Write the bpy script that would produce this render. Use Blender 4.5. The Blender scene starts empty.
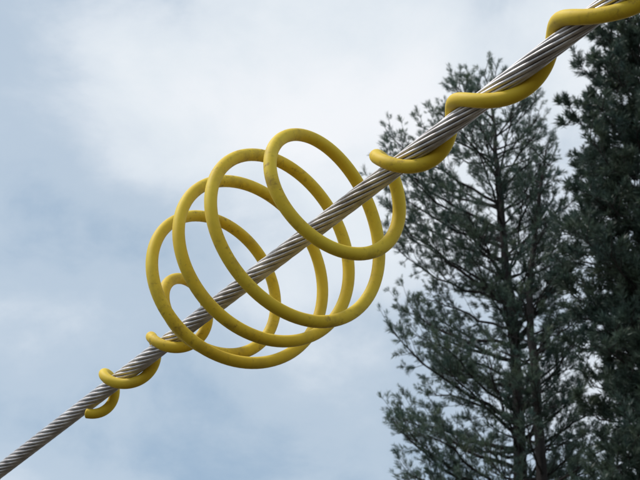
import bpy, math, random
import numpy as np
from mathutils import Vector

# ---------------------------------------------------------------- camera, sky, sun, exposure
scene = bpy.context.scene
COL = scene.collection
F_PX = 1600.0                      # focal length for a 640 px wide picture
PITCH = math.radians(33.0)         # the camera looks up at the line
CAM = np.array([0.0, 0.0, 1.70])
cam_d = bpy.data.cameras.new('camera')
cam_d.sensor_width = 36.0
cam_d.lens = F_PX / 640.0 * 36.0
cam_d.dof.use_dof = True           # focused on the spiral, the pines a touch soft
cam_d.dof.focus_distance = 1.55
cam_d.dof.aperture_fstop = 48.0
cam_d.clip_start = 0.05
cam_d.clip_end = 3000.0
cam = bpy.data.objects.new('camera', cam_d)
COL.objects.link(cam)
cam.location = CAM
cam.rotation_euler = (math.pi / 2 + PITCH, 0, 0)
scene.camera = cam

SUN_ELEV, SUN_AZ = math.radians(60), math.radians(-88)   # azimuth from +Y towards +X: high on the left
SKY_STRENGTH = 0.13
world = bpy.data.worlds.new('World')
scene.world = world
world.use_nodes = True
nt = world.node_tree
nt.nodes.clear()
W = nt.nodes.new
out = W('ShaderNodeOutputWorld')
bg = W('ShaderNodeBackground')
sky = W('ShaderNodeTexSky')
sky.sky_type = 'NISHITA'
sky.sun_disc = False
sky.sun_elevation = SUN_ELEV
sky.sun_rotation = SUN_AZ
sky.air_density = 1.0
sky.dust_density = 1.4
sky.ozone_density = 0.25
tc = W('ShaderNodeTexCoord')
def world_noise(scale, loc, detail, rough, dist):
    mp = W('ShaderNodeMapping')
    mp.inputs['Location'].default_value = loc
    mp.inputs['Scale'].default_value = (1.0, 1.0, 1.5)
    nt.links.new(tc.outputs['Generated'], mp.inputs['Vector'])
    n = W('ShaderNodeTexNoise')
    n.inputs['Scale'].default_value = scale
    n.inputs['Detail'].default_value = detail
    n.inputs['Roughness'].default_value = rough
    n.inputs['Distortion'].default_value = dist
    nt.links.new(mp.outputs[0], n.inputs['Vector'])
    return n.outputs['Fac']
def ramp(sock, stops, interp='EASE'):
    r = W('ShaderNodeValToRGB')
    r.color_ramp.interpolation = interp
    els = r.color_ramp.elements
    while len(els) < len(stops):
        els.new(0.5)
    for e, (p, c) in zip(els, stops):
        e.position = p
        e.color = (c, c, c, 1) if not isinstance(c, tuple) else (*c, 1)
    nt.links.new(sock, r.inputs['Fac'])
    return r.outputs['Color']
CLOUD_LOC = (5.5925, -6.8109, 0.8458)
big = world_noise(3.2, CLOUD_LOC, 3.0, 0.45, 0.1)
fine = world_noise(8.0, (-2.3938, -8.2597, 0.9022), 8.0, 0.58, 0.25)
mx = W('ShaderNodeMath'); mx.operation = 'MULTIPLY_ADD'
nt.links.new(fine, mx.inputs[0]); mx.inputs[1].default_value = 0.42
nt.links.new(big, mx.inputs[2])
cover = ramp(mx.outputs[0], [(0.50, 0.50), (0.66, 0.68), (0.86, 0.96)])
tone = ramp(mx.outputs[0], [(0.54, (0.36, 0.48, 0.565)), (0.66, (0.52, 0.61, 0.675)), (0.80, (0.68, 0.735, 0.785)), (0.98, (0.80, 0.82, 0.85))])     # thin to thick cloud
skymul = W('ShaderNodeVectorMath'); skymul.operation = 'SCALE'
nt.links.new(sky.outputs[0], skymul.inputs[0])
skymul.inputs['Scale'].default_value = SKY_STRENGTH
mix = W('ShaderNodeMix'); mix.data_type = 'RGBA'
nt.links.new(cover, mix.inputs['Factor'])
nt.links.new(skymul.outputs[0], mix.inputs['A'])
nt.links.new(tone, mix.inputs['B'])
nt.links.new(mix.outputs['Result'], bg.inputs['Color'])
bg.inputs['Strength'].default_value = 1.0
nt.links.new(bg.outputs[0], out.inputs['Surface'])

sun_d = bpy.data.lights.new('sun', 'SUN')
sun_d.energy = 2.2
sun_d.angle = math.radians(10)
sun_d.color = (1.0, 0.96, 0.90)
sun = bpy.data.objects.new('sun', sun_d)
COL.objects.link(sun)
sdir = Vector((math.sin(SUN_AZ) * math.cos(SUN_ELEV), math.cos(SUN_AZ) * math.cos(SUN_ELEV), math.sin(SUN_ELEV)))
sun.rotation_euler = sdir.to_track_quat('Z', 'Y').to_euler()
sun.location = (-6, -4, 12)
scene.view_settings.view_transform = 'Standard'
scene.view_settings.look = 'None'
scene.view_settings.exposure = 0.2
scene.view_settings.gamma = 1.0
scene.view_settings.use_curve_mapping = False
scene.render.engine = 'CYCLES'

# ---------------------------------------------------------------- helpers
FWD = np.array([0, math.cos(PITCH), math.sin(PITCH)])
UP = np.array([0, -math.sin(PITCH), math.cos(PITCH)])
RIGHT = np.array([1.0, 0, 0])
def at(px, py, Y):
    """point of the picture (640x480) at forward distance Y"""
    d = RIGHT * (px - 320) / F_PX + UP * (240 - py) / F_PX + FWD
    return CAM + d * (Y / d[1])

def mesh_object(name, verts, faces, mat, parent=None, smooth=True):
    me = bpy.data.meshes.new(name)
    me.from_pydata([tuple(v) for v in verts], [], [tuple(f) for f in faces])
    if smooth:
        me.polygons.foreach_set('use_smooth', [True] * len(me.polygons))
    me.materials.append(mat)
    o = bpy.data.objects.new(name, me)
    COL.objects.link(o)
    if parent is not None:
        o.parent = parent
        o.matrix_parent_inverse = parent.matrix_world.inverted()
    return o

def quads_object(name, verts, nq, mat, parent=None):
    """verts: (nq*4,3) array, every four vertices one face"""
    me = bpy.data.meshes.new(name)
    me.vertices.add(len(verts))
    me.vertices.foreach_set('co', verts.astype(np.float32).ravel())
    me.loops.add(nq * 4)
    me.loops.foreach_set('vertex_index', np.arange(nq * 4, dtype=np.int32))
    me.polygons.add(nq)
    me.polygons.foreach_set('loop_start', np.arange(0, nq * 4, 4, dtype=np.int32))
    me.polygons.foreach_set('loop_total', np.full(nq, 4, dtype=np.int32))
    me.update(calc_edges=True)
    me.materials.append(mat)
    o = bpy.data.objects.new(name, me)
    COL.objects.link(o)
    if parent is not None:
        o.parent = parent
        o.matrix_parent_inverse = parent.matrix_world.inverted()
    return o

def empty(name, loc):
    o = bpy.data.objects.new(name, None)
    o.empty_display_size = 0.1
    o.location = loc
    COL.objects.link(o)
    bpy.context.view_layer.update()
    return o

def tag(o, label=None, cat=None, group=None, kind=None):
    if label: o['label'] = label
    if cat: o['category'] = cat
    if group: o['group'] = group
    if kind: o['kind'] = kind
    return o

def tube(pts, rad, sides, cap0=True, cap1=True):
    """swept round bar; rad is a number or one radius per point"""
    P = np.asarray(pts, float)
    n = len(P)
    R = np.broadcast_to(np.asarray(rad, float), (n,))
    T = np.gradient(P, axis=0)
    T /= np.linalg.norm(T, axis=1)[:, None]
    ref = np.array([0.31, 0.17, 0.93]) if abs(T[0] @ np.array([0.31, 0.17, 0.93])) < 0.9 else np.array([1.0, 0, 0])
    u = np.cross(T[0], ref); u /= np.linalg.norm(u)
    a = np.arange(sides) * 2 * math.pi / sides
    V = []
    for i in range(n):
        u = u - T[i] * (u @ T[i]); u /= np.linalg.norm(u)
        w = np.cross(T[i], u)
        V.append(P[i] + R[i] * (np.cos(a)[:, None] * u + np.sin(a)[:, None] * w))
    V = np.concatenate(V)
    F = []
    for i in range(n - 1):
        for k in range(sides):
            k2 = (k + 1) % sides
            F.append((i * sides + k, i * sides + k2, (i + 1) * sides + k2, (i + 1) * sides + k))
    V = list(V)
    for flag, ring, tdir in ((cap0, 0, -1), (cap1, n - 1, 1)):
        if not flag: continue
        base = ring * sides
        # rounded tip: one smaller ring and a centre
        c = P[ring] + T[ring] * tdir * R[ring] * 0.18
        s0 = len(V)
        for k in range(sides):
            V.append(P[ring] + (V[base + k] - P[ring]) * 0.82 + T[ring] * tdir * R[ring] * 0.16)
        V.append(c + T[ring] * tdir * R[ring] * 0.02)
        for k in range(sides):
            k2 = (k + 1) % sides
            q = (base + k, base + k2, s0 + k2, s0 + k)
            t = (s0 + k, s0 + k2, s0 + sides)
            F.append(q[::-1] if tdir < 0 else q)
            F.append(t[::-1] if tdir < 0 else t)
    return V, F

def material(name):
    m = bpy.data.materials.new(name)
    m.use_nodes = True
    n = m.node_tree.nodes
    return m, m.node_tree, n, n['Principled BSDF']

def noise_mix(tree, vec, scale, detail, stops, loc=None, rough=0.6):
    n = tree.nodes.new('ShaderNodeTexNoise')
    n.inputs['Scale'].default_value = scale
    n.inputs['Detail'].default_value = detail
    n.inputs['Roughness'].default_value = rough
    if loc is not None:
        mp = tree.nodes.new('ShaderNodeMapping')
        mp.inputs['Location'].default_value = loc
        tree.links.new(vec, mp.inputs['Vector'])
        vec = mp.outputs[0]
    tree.links.new(vec, n.inputs['Vector'])
    r = tree.nodes.new('ShaderNodeValToRGB')
    els = r.color_ramp.elements
    while len(els) < len(stops): els.new(0.5)
    for e, (p, c) in zip(els, stops):
        e.position = p
        e.color = (*c, 1) if isinstance(c, tuple) else (c, c, c, 1)
    tree.links.new(n.outputs['Fac'], r.inputs['Fac'])
    return r.outputs['Color'], n.outputs['Fac']

def mix_rgb(tree, fac, a, b, blend='MIX'):
    m = tree.nodes.new('ShaderNodeMix'); m.data_type = 'RGBA'; m.blend_type = blend
    for s, k in ((fac, 'Factor'), (a, 'A'), (b, 'B')):
        if hasattr(s, 'links'): tree.links.new(s, m.inputs[k])
        elif k == 'Factor': m.inputs[k].default_value = s
        else: m.inputs[k].default_value = (*s, 1)
    return m.outputs['Result']

def bump(tree, bsdf, height, strength, distance):
    b = tree.nodes.new('ShaderNodeBump')
    b.inputs['Strength'].default_value = strength
    b.inputs['Distance'].default_value = distance
    tree.links.new(height, b.inputs['Height'])
    tree.links.new(b.outputs[0], bsdf.inputs['Normal'])

# ---------------------------------------------------------------- materials
def make_materials():
    M = {}
    # yellow plastic rod: slightly chalky, with brown specks of dirt
    m, t, n, b = material('yellow_plastic')
    v = t.nodes.new('ShaderNodeTexCoord').outputs['Object']
    base, _ = noise_mix(t, v, 14, 4, [(0.30, (0.74, 0.49, 0.022)), (0.70, (0.86, 0.63, 0.055))])
    speck, _ = noise_mix(t, v, 170, 4, [(0.57, 0.0), (0.72, 1.0)], (2, 5, 1))
    smear, sf = noise_mix(t, v, 45, 5, [(0.50, 0.0), (0.72, 1.0)], (7, 1, 3))
    pick, _ = noise_mix(t, v, 9, 2, [(0.40, 0.08), (0.62, 0.85)], (3, 3, 8))
    c1 = mix_rgb(t, mix_rgb(t, 1.0, smear, pick, 'MULTIPLY'), base, (0.40, 0.25, 0.035))
    s2 = mix_rgb(t, 1.0, speck, pick, 'MULTIPLY')
    c2 = mix_rgb(t, s2, c1, (0.30, 0.17, 0.03))
    t.links.new(c2, b.inputs['Base Color'])
    b.inputs['Roughness'].default_value = 0.62
    b.inputs['Specular IOR Level'].default_value = 0.28
    bump(t, b, sf, 0.18, 0.0012)
    M['yellow'] = m
    # weathered aluminium / galvanised strand
    m, t, n, b = material('weathered_strand_metal')
    v = t.nodes.new('ShaderNodeTexCoord').outputs['Object']
    base, f = noise_mix(t, v, 60, 5, [(0.30, (0.42, 0.395, 0.39)), (0.68, (0.74, 0.71, 0.70))])
    dirt, _ = noise_mix(t, v, 22, 4, [(0.52, 0.0), (0.76, 0.55)], (4, 9, 2))
    c1 = mix_rgb(t, dirt, base, (0.16, 0.13, 0.125))
    t.links.new(c1, b.inputs['Base Color'])
    b.inputs['Metallic'].default_value = 0.85
    b.inputs['Roughness'].default_value = 0.47
    bump(t, b, f, 0.15, 0.0006)
    M['strand'] = m
    # bark
    def bark(name, a, c):
        m, t, n, b = material(name)
        v = t.nodes.new('ShaderNodeTexCoord').outputs['Object']
        mp = t.nodes.new('ShaderNodeMapping'); mp.inputs['Scale'].default_value = (1, 1, 0.28)
        t.links.new(v, mp.inputs['Vector'])
        base, f = noise_mix(t, mp.outputs[0], 14, 6, [(0.34, a), (0.66, c)])
        t.links.new(base, b.inputs['Base Color'])
        b.inputs['Roughness'].default_value = 0.9
        bump(t, b, f, 0.8, 0.03)
        return m
    M['bark'] = bark('pine_bark', (0.016, 0.013, 0.012), (0.050, 0.040, 0.036))
    # needles: colour differs from clump to clump
    def needles(name, a, c, trans):
        m, t, n, b = material(name)
        v = t.nodes.new('ShaderNodeTexCoord').outputs['Object']
        c0, _ = noise_mix(t, v, 1.6, 4, [(0.32, a), (0.68, c)])
        g = t.nodes.new('ShaderNodeNewGeometry')
        rr = t.nodes.new('ShaderNodeMapRange')
        rr.inputs['To Min'].default_value = 0.6; rr.inputs['To Max'].default_value = 1.45
        t.links.new(g.outputs['Random Per Island'], rr.inputs['Value'])
        c1 = mix_rgb(t, 1.0, c0, rr.outputs[0], 'MULTIPLY')
        t.links.new(c1, b.inputs['Base Color'])
        b.inputs['Roughness'].default_value = 0.5
        b.inputs['Specular IOR Level'].default_value = 0.4
        tr = t.nodes.new('ShaderNodeBsdfTranslucent')
        t.links.new(c1, tr.inputs['Color'])
        ms = t.nodes.new('ShaderNodeMixShader'); ms.inputs[0].default_value = trans
        t.links.new(b.outputs[0], ms.inputs[1]); t.links.new(tr.outputs[0], ms.inputs[2])
        t.links.new(ms.outputs[0], n['Material Output'].inputs['Surface'])
        return m
    M['needles'] = needles('pine_needles', (0.066, 0.120, 0.110), (0.125, 0.165, 0.105), 0.4)
    M['dense_needles'] = needles('dense_pine_needles', (0.050, 0.088, 0.078), (0.090, 0.122, 0.080), 0.28)
    # forest floor
    m, t, n, b = material('forest_floor')
    v = t.nodes.new('ShaderNodeTexCoord').outputs['Object']
    base, f = noise_mix(t, v, 0.35, 8, [(0.35, (0.040, 0.034, 0.022)), (0.52, (0.070, 0.055, 0.036)), (0.66, (0.060, 0.062, 0.030)), (0.78, (0.11, 0.085, 0.055))])
    t.links.new(base, b.inputs['Base Color'])
    b.inputs['Roughness'].default_value = 0.95
    bump(t, b, noise_mix(t, v, 18, 6, [(0.3, 0.0), (0.7, 1.0)])[0], 0.6, 0.06)
    M['forest_floor'] = m
    return M
M = make_materials()

# ---------------------------------------------------------------- the ground
def build_ground():
    rng = np.random.default_rng(4)
    n = 61
    xs = np.sinh(np.linspace(-1, 1, n) * 4.2) / np.sinh(4.2) * 900
    V, F = [], []
    for j in range(n):
        for i in range(n):
            d = math.hypot(xs[i], xs[j])
            V.append((xs[i], xs[j], float(rng.normal(0, 0.03)) * min(1, d / 8)))
    for j in range(n - 1):
        for i in range(n - 1):
            a = j * n + i
            F.append((a, a + 1, a + n + 1, a + n))
    o = mesh_object('ground', V, F, M['forest_floor'])
    tag(o, 'needle litter and thin grass below the line and the pines', kind='structure')
build_ground()

# ---------------------------------------------------------------- the line and the yellow spiral
SCALE = 1.4                                                # fit units to metres
KN = {"r": [0.01129, 0.01183, 0.01259, 0.01238, 0.01121, 0.01153, 0.01212, 0.01173, 0.01102, 0.01225, 0.01779, 0.02764, 0.04161, 0.05205, 0.05727, 0.05932, 0.0649, 0.06856, 0.06828, 0.06409, 0.06179, 0.06401, 0.0683, 0.07033, 0.06917, 0.06662, 0.06014, 0.05176, 0.04436, 0.03643, 0.02778, 0.01957, 0.01383, 0.01113, 0.01088, 0.01111, 0.01125, 0.01157, 0.01174, 0.01173, 0.01155, 0.01128, 0.01119, 0.01118, 0.01119], "s": [0.32352, 0.29706, 0.27324, 0.25157, 0.22818, 0.20415, 0.18143, 0.1616, 0.14279, 0.12441, 0.10705, 0.09107, 0.0773, 0.06528, 0.05172, 0.03637, 0.02466, 0.01652, 0.00634, -0.00505, -0.01596, -0.02555, -0.03408, -0.04185, -0.05162, -0.06164, -0.07073, -0.08031, -0.09055, -0.10229, -0.11498, -0.12858, -0.14338, -0.15959, -0.17693, -0.19467, -0.21256, -0.23014, -0.24622, -0.26068, -0.2746, -0.28855, -0.3025, -0.31645, -0.3304], "u": [-0.00168, -0.00083, 0.00033, -0.00064, -0.0001, 0.00011, 0.00112, -0.00037, -0.0011, -0.00063, 0.00165, 0.00408, 0.0034, 0.00485, 0.00542, 0.00441, 0.00303, 0.0039, 0.0044, 0.00299, 0.00302, 0.00286, 0.00581, 0.00844, 0.00947, 0.00552, 0.00436, 0.00408, 0.00408, 0.00459, 0.00447, 0.00362, 0.00219, 0.00091, 0.00014, -3e-05, 0.00023, 0.00048, -4e-05, -0.00096, -0.00125, -0.00081, -0.00037, -6e-05, 0.00016], "v": [-0.00072, 0.00103, 0.00076, -0.00109, -0.00085, 0.00043, 0.00123, 0.00016, -0.00046, 1e-05, 0.00095, 0.00198, 0.00166, 9e-05, 0.00169, 0.00674, 0.00744, 0.00342, 0.00306, 0.0049, 0.00664, 0.00703, 0.00619, 0.00403, 0.00489, 0.00558, 0.0039, 0.00212, 0.00055, 0.0003, 6e-05, -0.00042, -0.00083, -0.00078, -0.00033, -9e-05, 0.00049, 0.00157, 0.00153, 0.00029, -0.00056, -0.00058, -0.00036, -0.00014, 6e-05]}
AX0 = np.array([(290.0 - 320) / F_PX * 1.1, (248.35 - 240) / F_PX * 1.1, 1.1])
AX_ANG, AX_TILT, PH0 = 0.6471, 0.7461, 2.8239
AX_D = np.array([math.cos(AX_ANG) * math.cos(AX_TILT), -math.sin(AX_ANG) * math.cos(AX_TILT), -math.sin(AX_TILT)])
AX_E1 = np.array([-math.sin(AX_ANG), -math.cos(AX_ANG), 0.0])
AX_E2 = np.cross(AX_D, AX_E1)
def to_world(P):
    P = np.asarray(P) * SCALE
    return CAM + P[..., 0:1] * RIGHT - P[..., 1:2] * UP + P[..., 2:3] * FWD

CABLE_R = 0.0063
N_STRAND = 11
STRAND_R = CABLE_R * math.sin(math.pi / N_STRAND) / (1 + math.sin(math.pi / N_STRAND))
def build_cable():
    root = empty('overhead_cable', to_world(AX0[None])[0])
    tag(root, 'taut grey stranded metal cable running through the yellow spiral', 'cable')
    s_fine = np.arange(-0.72, 0.62, 0.0035)
    s = np.concatenate([np.arange(-9.0, -0.72, 0.02), s_fine, np.arange(0.62, 6.0, 0.02)])
    Rh = CABLE_R - STRAND_R
    # the lay is tighter towards the far end
    lay = np.radians(7.5 + 8.0 / (1 + np.exp((s + 0.02) / 0.06)))
    phi = np.concatenate([[0], np.cumsum(np.diff(s) * np.tan(0.5 * (lay[1:] + lay[:-1])) / Rh)])
    for k in range(N_STRAND):
        th = phi + 2 * math.pi * k / N_STRAND
        P = AX0 + s[:, None] * AX_D + Rh * (np.cos(th)[:, None] * AX_E1 + np.sin(th)[:, None] * AX_E2)
        V, F = tube(to_world(P), STRAND_R * 0.93 * SCALE, 9)
        mesh_object('strand', V, F, M['strand'], root)
    Pc = AX0 + np.array([-8.999, 5.98])[:, None] * AX_D
    V, F = tube(to_world(Pc), (CABLE_R - 1.75 * STRAND_R) * SCALE, 12)
    mesh_object('core', V, F, M['strand'], root)
build_cable()

ROD_R = 0.0044
def build_diverter():
    h = 0.25
    T = np.arange(-1.35, 10.13, 1 / 96.0)
    def cr(v, t):
        v = np.asarray(v); nk = len(v)
        tt = np.clip(t, 0, None)
        i = np.clip((tt / h).astype(int), 0, nk - 2); x = tt / h - i
        g = lambda j: v[np.clip(j, 0, nk - 1)]
        p0, p1, p2, p3 = g(i - 1), g(i), g(i + 1), g(i + 2)
        return 0.5 * (2 * p1 + (p2 - p0) * x + (2 * p0 - 5 * p1 + 4 * p2 - p3) * x * x + (3 * p1 - p0 - 3 * p2 + p3) * x ** 3)
    r, s, u, v = (cr(KN[k], T) for k in 'rsuv')
    s = s + np.where(T < 0, -T * 4 * (KN['s'][0] - KN['s'][1]), 0)
    hug = np.clip((2.68 - T) / 0.3, 0, 1)                    # the long upper grip lies on the cable
    r = r * (1 - hug) + (CABLE_R + ROD_R * 0.86) * hug
    u, v = u * (1 - 0.8 * hug), v * (1 - 0.8 * hug)
    hug = np.clip((T - 8.15) / 0.3, 0, 1) * np.clip((9.75 - T) / 0.25, 0, 1) * 0.8
    r = r * (1 - hug) + (CABLE_R + ROD_R) * hug
    r = np.maximum(r, CABLE_R + ROD_R * 0.86)
    th = -2 * math.pi * T + PH0
    P = AX0 + s[:, None] * AX_D + (r * np.cos(th) + u)[:, None] * AX_E1 + (r * np.sin(th) + v)[:, None] * AX_E2
    for _ in range(10):                                        # a bent rod has no kinks
        P[1:-1] = 0.25 * P[:-2] + 0.5 * P[1:-1] + 0.25 * P[2:]
    Wd = to_world(P)
    root = empty('flight_diverter', Wd[np.argmin(abs(T - 5.5))])
    tag(root, 'yellow plastic rod wound round the grey cable, opening into a wide spiral', 'flight diverter')
    # radius of the rod, with hand-formed unevenness
    R = ROD_R * SCALE * (1.03 - 0.010 * np.clip(T, 0, 10) + 0.02 * np.sin(T * 7.3) + 0.015 * np.sin(T * 17.1 + 1))
    a, b = int(np.argmin(abs(T - 2.62))), int(np.argmin(abs(T - 7.95)))
    for name, i0, i1, c0, c1, lab in (('grip', 0, a + 1, True, False, 'tight helix hugging the cable at the thicker end'),
                                      ('coil', a, b + 1, False, False, 'wide open loops of yellow rod'),
                                      ('grip', b, len(T), False, True, 'short helix hugging the cable, its tip sprung loose')):
        V, F = tube(Wd[i0:i1], R[i0:i1], 20, c0, c1)
        o = mesh_object(name, V, F, M['yellow'], root)
        o['label'] = lab
build_diverter()

# ---------------------------------------------------------------- pines
def frame_from(d):
    """rows of unit vectors -> rotation matrices whose third column is d"""
    d = d / np.linalg.norm(d, axis=1)[:, None]
    ref = np.where(np.abs(d[:, 2:3]) < 0.95, np.array([[0, 0, 1.0]]), np.array([[1.0, 0, 0]]))
    x = np.cross(ref, d); x /= np.linalg.norm(x, axis=1)[:, None]
    y = np.cross(d, x)
    return np.stack([x, y, d], axis=2)

def tuft_template(rng, n, length, width, spread, stem):
    """needles round a shoot that points along +z: (n,4,3) thin rhombs"""
    Q = []
    for i in range(n):
        a = rng.uniform(0, 2 * math.pi)
        el = math.radians(rng.uniform(spread[0], spread[1]))
        d = np.array([math.cos(a) * math.sin(el), math.sin(a) * math.sin(el), math.cos(el)])
        L = length * rng.uniform(0.7, 1.1)
        b = np.array([0, 0, rng.uniform(-stem, stem * 0.5)])
        side = np.cross(d, rng.normal(size=3)); side /= np.linalg.norm(side)
        m = b + d * L * 0.45 + np.array([0, 0, 0.02 * L])
        Q.append([b, m + side * width, b + d * L + np.array([0, 0, 0.10 * L]), m - side * width])
    return np.array(Q)

COUNT = []
def pine(trunk_px, Y, base_r, env, n_limb, seed, label, mats, tuft, twig_gap, limb_lift, tufts_per_twig, group, top_bias=1.0, depth_k=0.9, name='pine_tree', keep_above=None, inner=0.3):
    rng = np.random.default_rng(seed)
    tp = np.array([at(x, y, Y) for x, y in trunk_px])          # bottom to top
    low = tp[0]
    n_low = 5
    foot = np.array([low[0] + (low[0] - tp[1][0]) * 0.6, Y, -0.3])
    pts = [foot + (low - foot) * k / n_low for k in range(n_low)] + list(tp)
    pts = np.array(pts)
    # smooth trunk line
    zz = np.linspace(pts[0][2], pts[-1][2], 60)
    line = np.stack([np.interp(zz, pts[:, 2], pts[:, 0]), np.interp(zz, pts[:, 2], pts[:, 1]), zz], 1)
    for _ in range(6):
        line[1:-1] = 0.25 * line[:-2] + 0.5 * line[1:-1] + 0.25 * line[2:]
    H = line[-1][2]
    rad = base_r * (1 - np.clip(zz / H, 0, 1)) ** 0.75 + 0.018
    line[1:-1, :2] += rng.normal(0, 0.012, (58, 2))
    root = empty(name, (foot[0], foot[1], 0.0))
    tag(root, label, 'tree', group)
    V, F = tube(line, rad * (1 + rng.normal(0, 0.03, 60)), 10)
    mesh_object('trunk', V, F, mats[0], root)
    centre = lambda z: np.array([np.interp(z, line[:, 2], line[:, 0]), np.interp(z, line[:, 2], line[:, 1]), z])
    # envelope: rows (y, left px, right px) become height, left and right reach in metres
    ez, eL, eR = [], [], []
    for (y, l, r_) in env:
        pl, pr = at(l, y, Y), at(r_, y, Y)
        c = centre(min(pl[2], H))
        ez.append(pl[2]); eL.append(c[0] - pl[0]); eR.append(pr[0] - c[0])
    o = np.argsort(ez); ez = np.array(ez)[o]; eL = np.array(eL)[o]; eR = np.array(eR)[o]
    zmin, zmax = ez[0] - 2.5, ez[-1]
    tuft_p, tuft_d, tuft_s = [], [], []
    ga = rng.uniform(0, 6.28)
    for i in range(n_limb):
        q = ((i + rng.uniform(0, 1)) / n_limb) ** top_bias
        z_end = zmin + (zmax - zmin) * q
        ga += 2.39996 + rng.normal(0, 0.35)
        ca, sa = math.cos(ga), math.sin(ga)
        E = np.interp(z_end, ez, eR) if ca > 0 else np.interp(z_end, ez, eL)
        D = depth_k * 0.5 * (np.interp(z_end, ez, eR) + np.interp(z_end, ez, eL))
        reach = max(0.25, math.sqrt((ca * E) ** 2 + (sa * D) ** 2) * rng.uniform(0.66, 1.04))
        lift = limb_lift[0] + (limb_lift[1] - limb_lift[0]) * q + rng.normal(0, 0.10)
        z0 = max(1.5, z_end - reach * lift)
        z0 = min(z0, H - 0.25)
        st = centre(z0)
        n = 9
        x = np.linspace(0, 1, n)
        bend = rng.normal(0, 0.10, 2)
        prof = x * 0.75 + x * x * 0.25 if lift > 0 else x
        P = np.stack([st[0] + reach * x * ca - sa * reach * bend[0] * x * x,
                      st[1] + reach * x * sa + ca * reach * bend[0] * x * x,
                      st[2] + (z_end - st[2]) * prof + 0.06 * reach * np.sin(x * 5 + bend[1] * 20) * x], 1)
        P[1:] += rng.normal(0, 0.012 * reach, (n - 1, 3))
        r0 = (0.016 + 0.010 * reach) * (1.15 if q < 0.6 else 0.9)
        V, F = tube(P, np.linspace(r0, 0.007, n), 6, False, True)
        V = list(V); F = list(F)
        # twigs
        L = np.concatenate([[0], np.cumsum(np.linalg.norm(np.diff(P, axis=0), axis=1))])
        d = inner * L[-1] * rng.uniform(0.7, 1.3)
        side = 1
        while d < L[-1]:
            p = np.array([np.interp(d, L, P[:, k]) for k in range(3)])
            p2 = np.array([np.interp(min(d + 0.1, L[-1]), L, P[:, k]) for k in range(3)])
            p1 = np.array([np.interp(max(d - 0.1, 0), L, P[:, k]) for k in range(3)])
            bd = (p2 - p1) / max(1e-6, np.linalg.norm(p2 - p1))
            lat = np.cross(bd, [0, 0, 1.0]); lat /= max(1e-6, np.linalg.norm(lat))
            f = d / L[-1]
            tl = (0.25 + 0.30 * reach * (1 - 0.65 * f)) * rng.uniform(0.5, 1.1)
            td = bd * 0.65 + lat * side * rng.uniform(0.1, 1.0) + np.array([0, 0, rng.uniform(-0.55, 0.8)])
            td /= np.linalg.norm(td)
            xs = np.linspace(0, 1, 4)
            tpn = p + td * tl * xs[:, None] + np.array([0, 0, 0.25 * tl]) * (xs[:, None] ** 2) + rng.normal(0, 0.02 * tl, (4, 3)) * xs[:, None]
            v2, f2 = tube(tpn, np.linspace(0.009, 0.004, 4), 4, False, False)
            off = len(V); V += list(v2); F += [tuple(a + off for a in g) for g in f2]
            m = max(1, int(round(tufts_per_twig * tl / 0.6 * rng.uniform(0.6, 1.3))))
            for k in range(m):
                fr = 1.0 if k == 0 else rng.uniform(0.3, 1.0)
                q3 = np.array([np.interp(fr, xs, tpn[:, c]) for c in range(3)])
                dirn = td * 0.55 + rng.normal(0, 0.45, 3) + np.array([0, 0, 0.55])
                if k:
                    q3 = q3 + dirn * 0.09
                tuft_p.append(q3); tuft_d.append(dirn); tuft_s.append(rng.uniform(0.5, 1.3))
            side = -side
            d += twig_gap * rng.uniform(0.6, 1.4)
        tuft_p.append(P[-1]); tuft_d.append(P[-1] - P[-2] + np.array([0, 0, 0.2])); tuft_s.append(1.1)
        mesh_object('limb', V, F, mats[0], root)
    tuft_p = np.array(tuft_p); tuft_d = np.array(tuft_d); tuft_s = np.array(tuft_s)
    RM = frame_from(tuft_d)
    temps = [tuft_template(rng, tuft['n'], tuft['length'], tuft['width'], tuft['spread'], tuft['stem']) for _ in range(6)]
    which = rng.integers(0, 6, len(tuft_p))
    out_v = []
    for w in range(6):
        s_ = which == w
        A = np.einsum('tij,nqj->tnqi', RM[s_], temps[w]) * tuft_s[s_][:, None, None, None] + tuft_p[s_][:, None, None, :]
        out_v.append(A.reshape(-1, 3))
    vv = np.concatenate(out_v)
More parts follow.
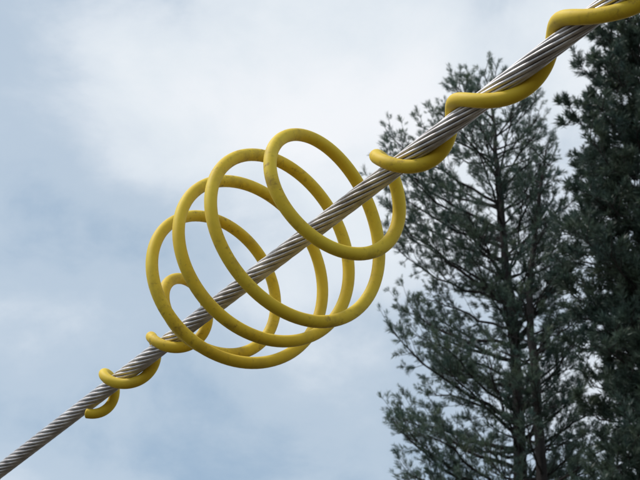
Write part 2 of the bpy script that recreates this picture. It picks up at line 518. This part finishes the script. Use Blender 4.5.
    c = quads_object('crown', vv, len(vv) // 4, mats[1], root)
    c['kind'] = 'stuff'
    COUNT.append((len(tuft_p), len(vv) // 4))
    return root

# the loose-crowned pine whose top shows above the cable
pine([(522, 520), (520, 466), (516, 349), (506, 270), (500, 200), (495, 130), (489, 92)], 28.0, 0.235,
     [(520, 352, 640), (480, 380, 630), (440, 374, 622), (400, 370, 605), (370, 390, 600), (340, 392, 592), (310, 384, 585), (270, 376, 580),
      (220, 374, 574), (180, 366, 566), (150, 374, 560), (125, 388, 555), (105, 430, 550), (86, 452, 530), (74, 470, 505)],
     175, 15, 'tall loose crowned pine with open gaps, its bare trunk showing, top behind the cable', (M['bark'], M['needles']),
     dict(n=30, length=0.105, width=0.0042, spread=(4, 68), stem=0.08), 0.095, (0.45, 0.9), 7.6, 'pines behind the line', depth_k=0.8)
# a second, thinner stem close beside it
pine([(546, 520), (541, 460), (532, 349), (528, 280), (538, 215), (546, 150)], 26.8, 0.19,
     [(520, 480, 640), (440, 470, 625), (400, 500, 620), (340, 480, 610), (280, 495, 585), (220, 510, 575), (170, 520, 565), (140, 535, 555)],
     46, 23, 'thin stemmed pine, its bare stem close beside the thicker trunk of the loose crowned pine', (M['bark'], M['needles']),
     dict(n=28, length=0.115, width=0.0055, spread=(4, 68), stem=0.08), 0.12, (0.4, 0.9), 7.0, 'pines behind the line')
# the dense dark pine
pine([(652, 520), (650, 440), (648, 300), (646, 150), (645, 30), (645, -60)], 24.0, 0.30,
     [(520, 600, 740), (480, 590, 740), (440, 598, 740), (400, 586, 740), (350, 572, 735), (300, 560, 735), (250, 552, 730), (200, 560, 730), (150, 566, 725),
      (110, 574, 720), (85, 586, 715), (60, 578, 710), (30, 596, 700), (0, 608, 690), (-40, 628, 665)],
     230, 37, 'dense dark pine with unbroken foliage beside the loose crowned pine', (M['bark'], M['dense_needles']),
     dict(n=28, length=0.14, width=0.0085, spread=(8, 75), stem=0.08), 0.095, (0.2, 0.7), 8.0, 'pines behind the line', inner=0.1)
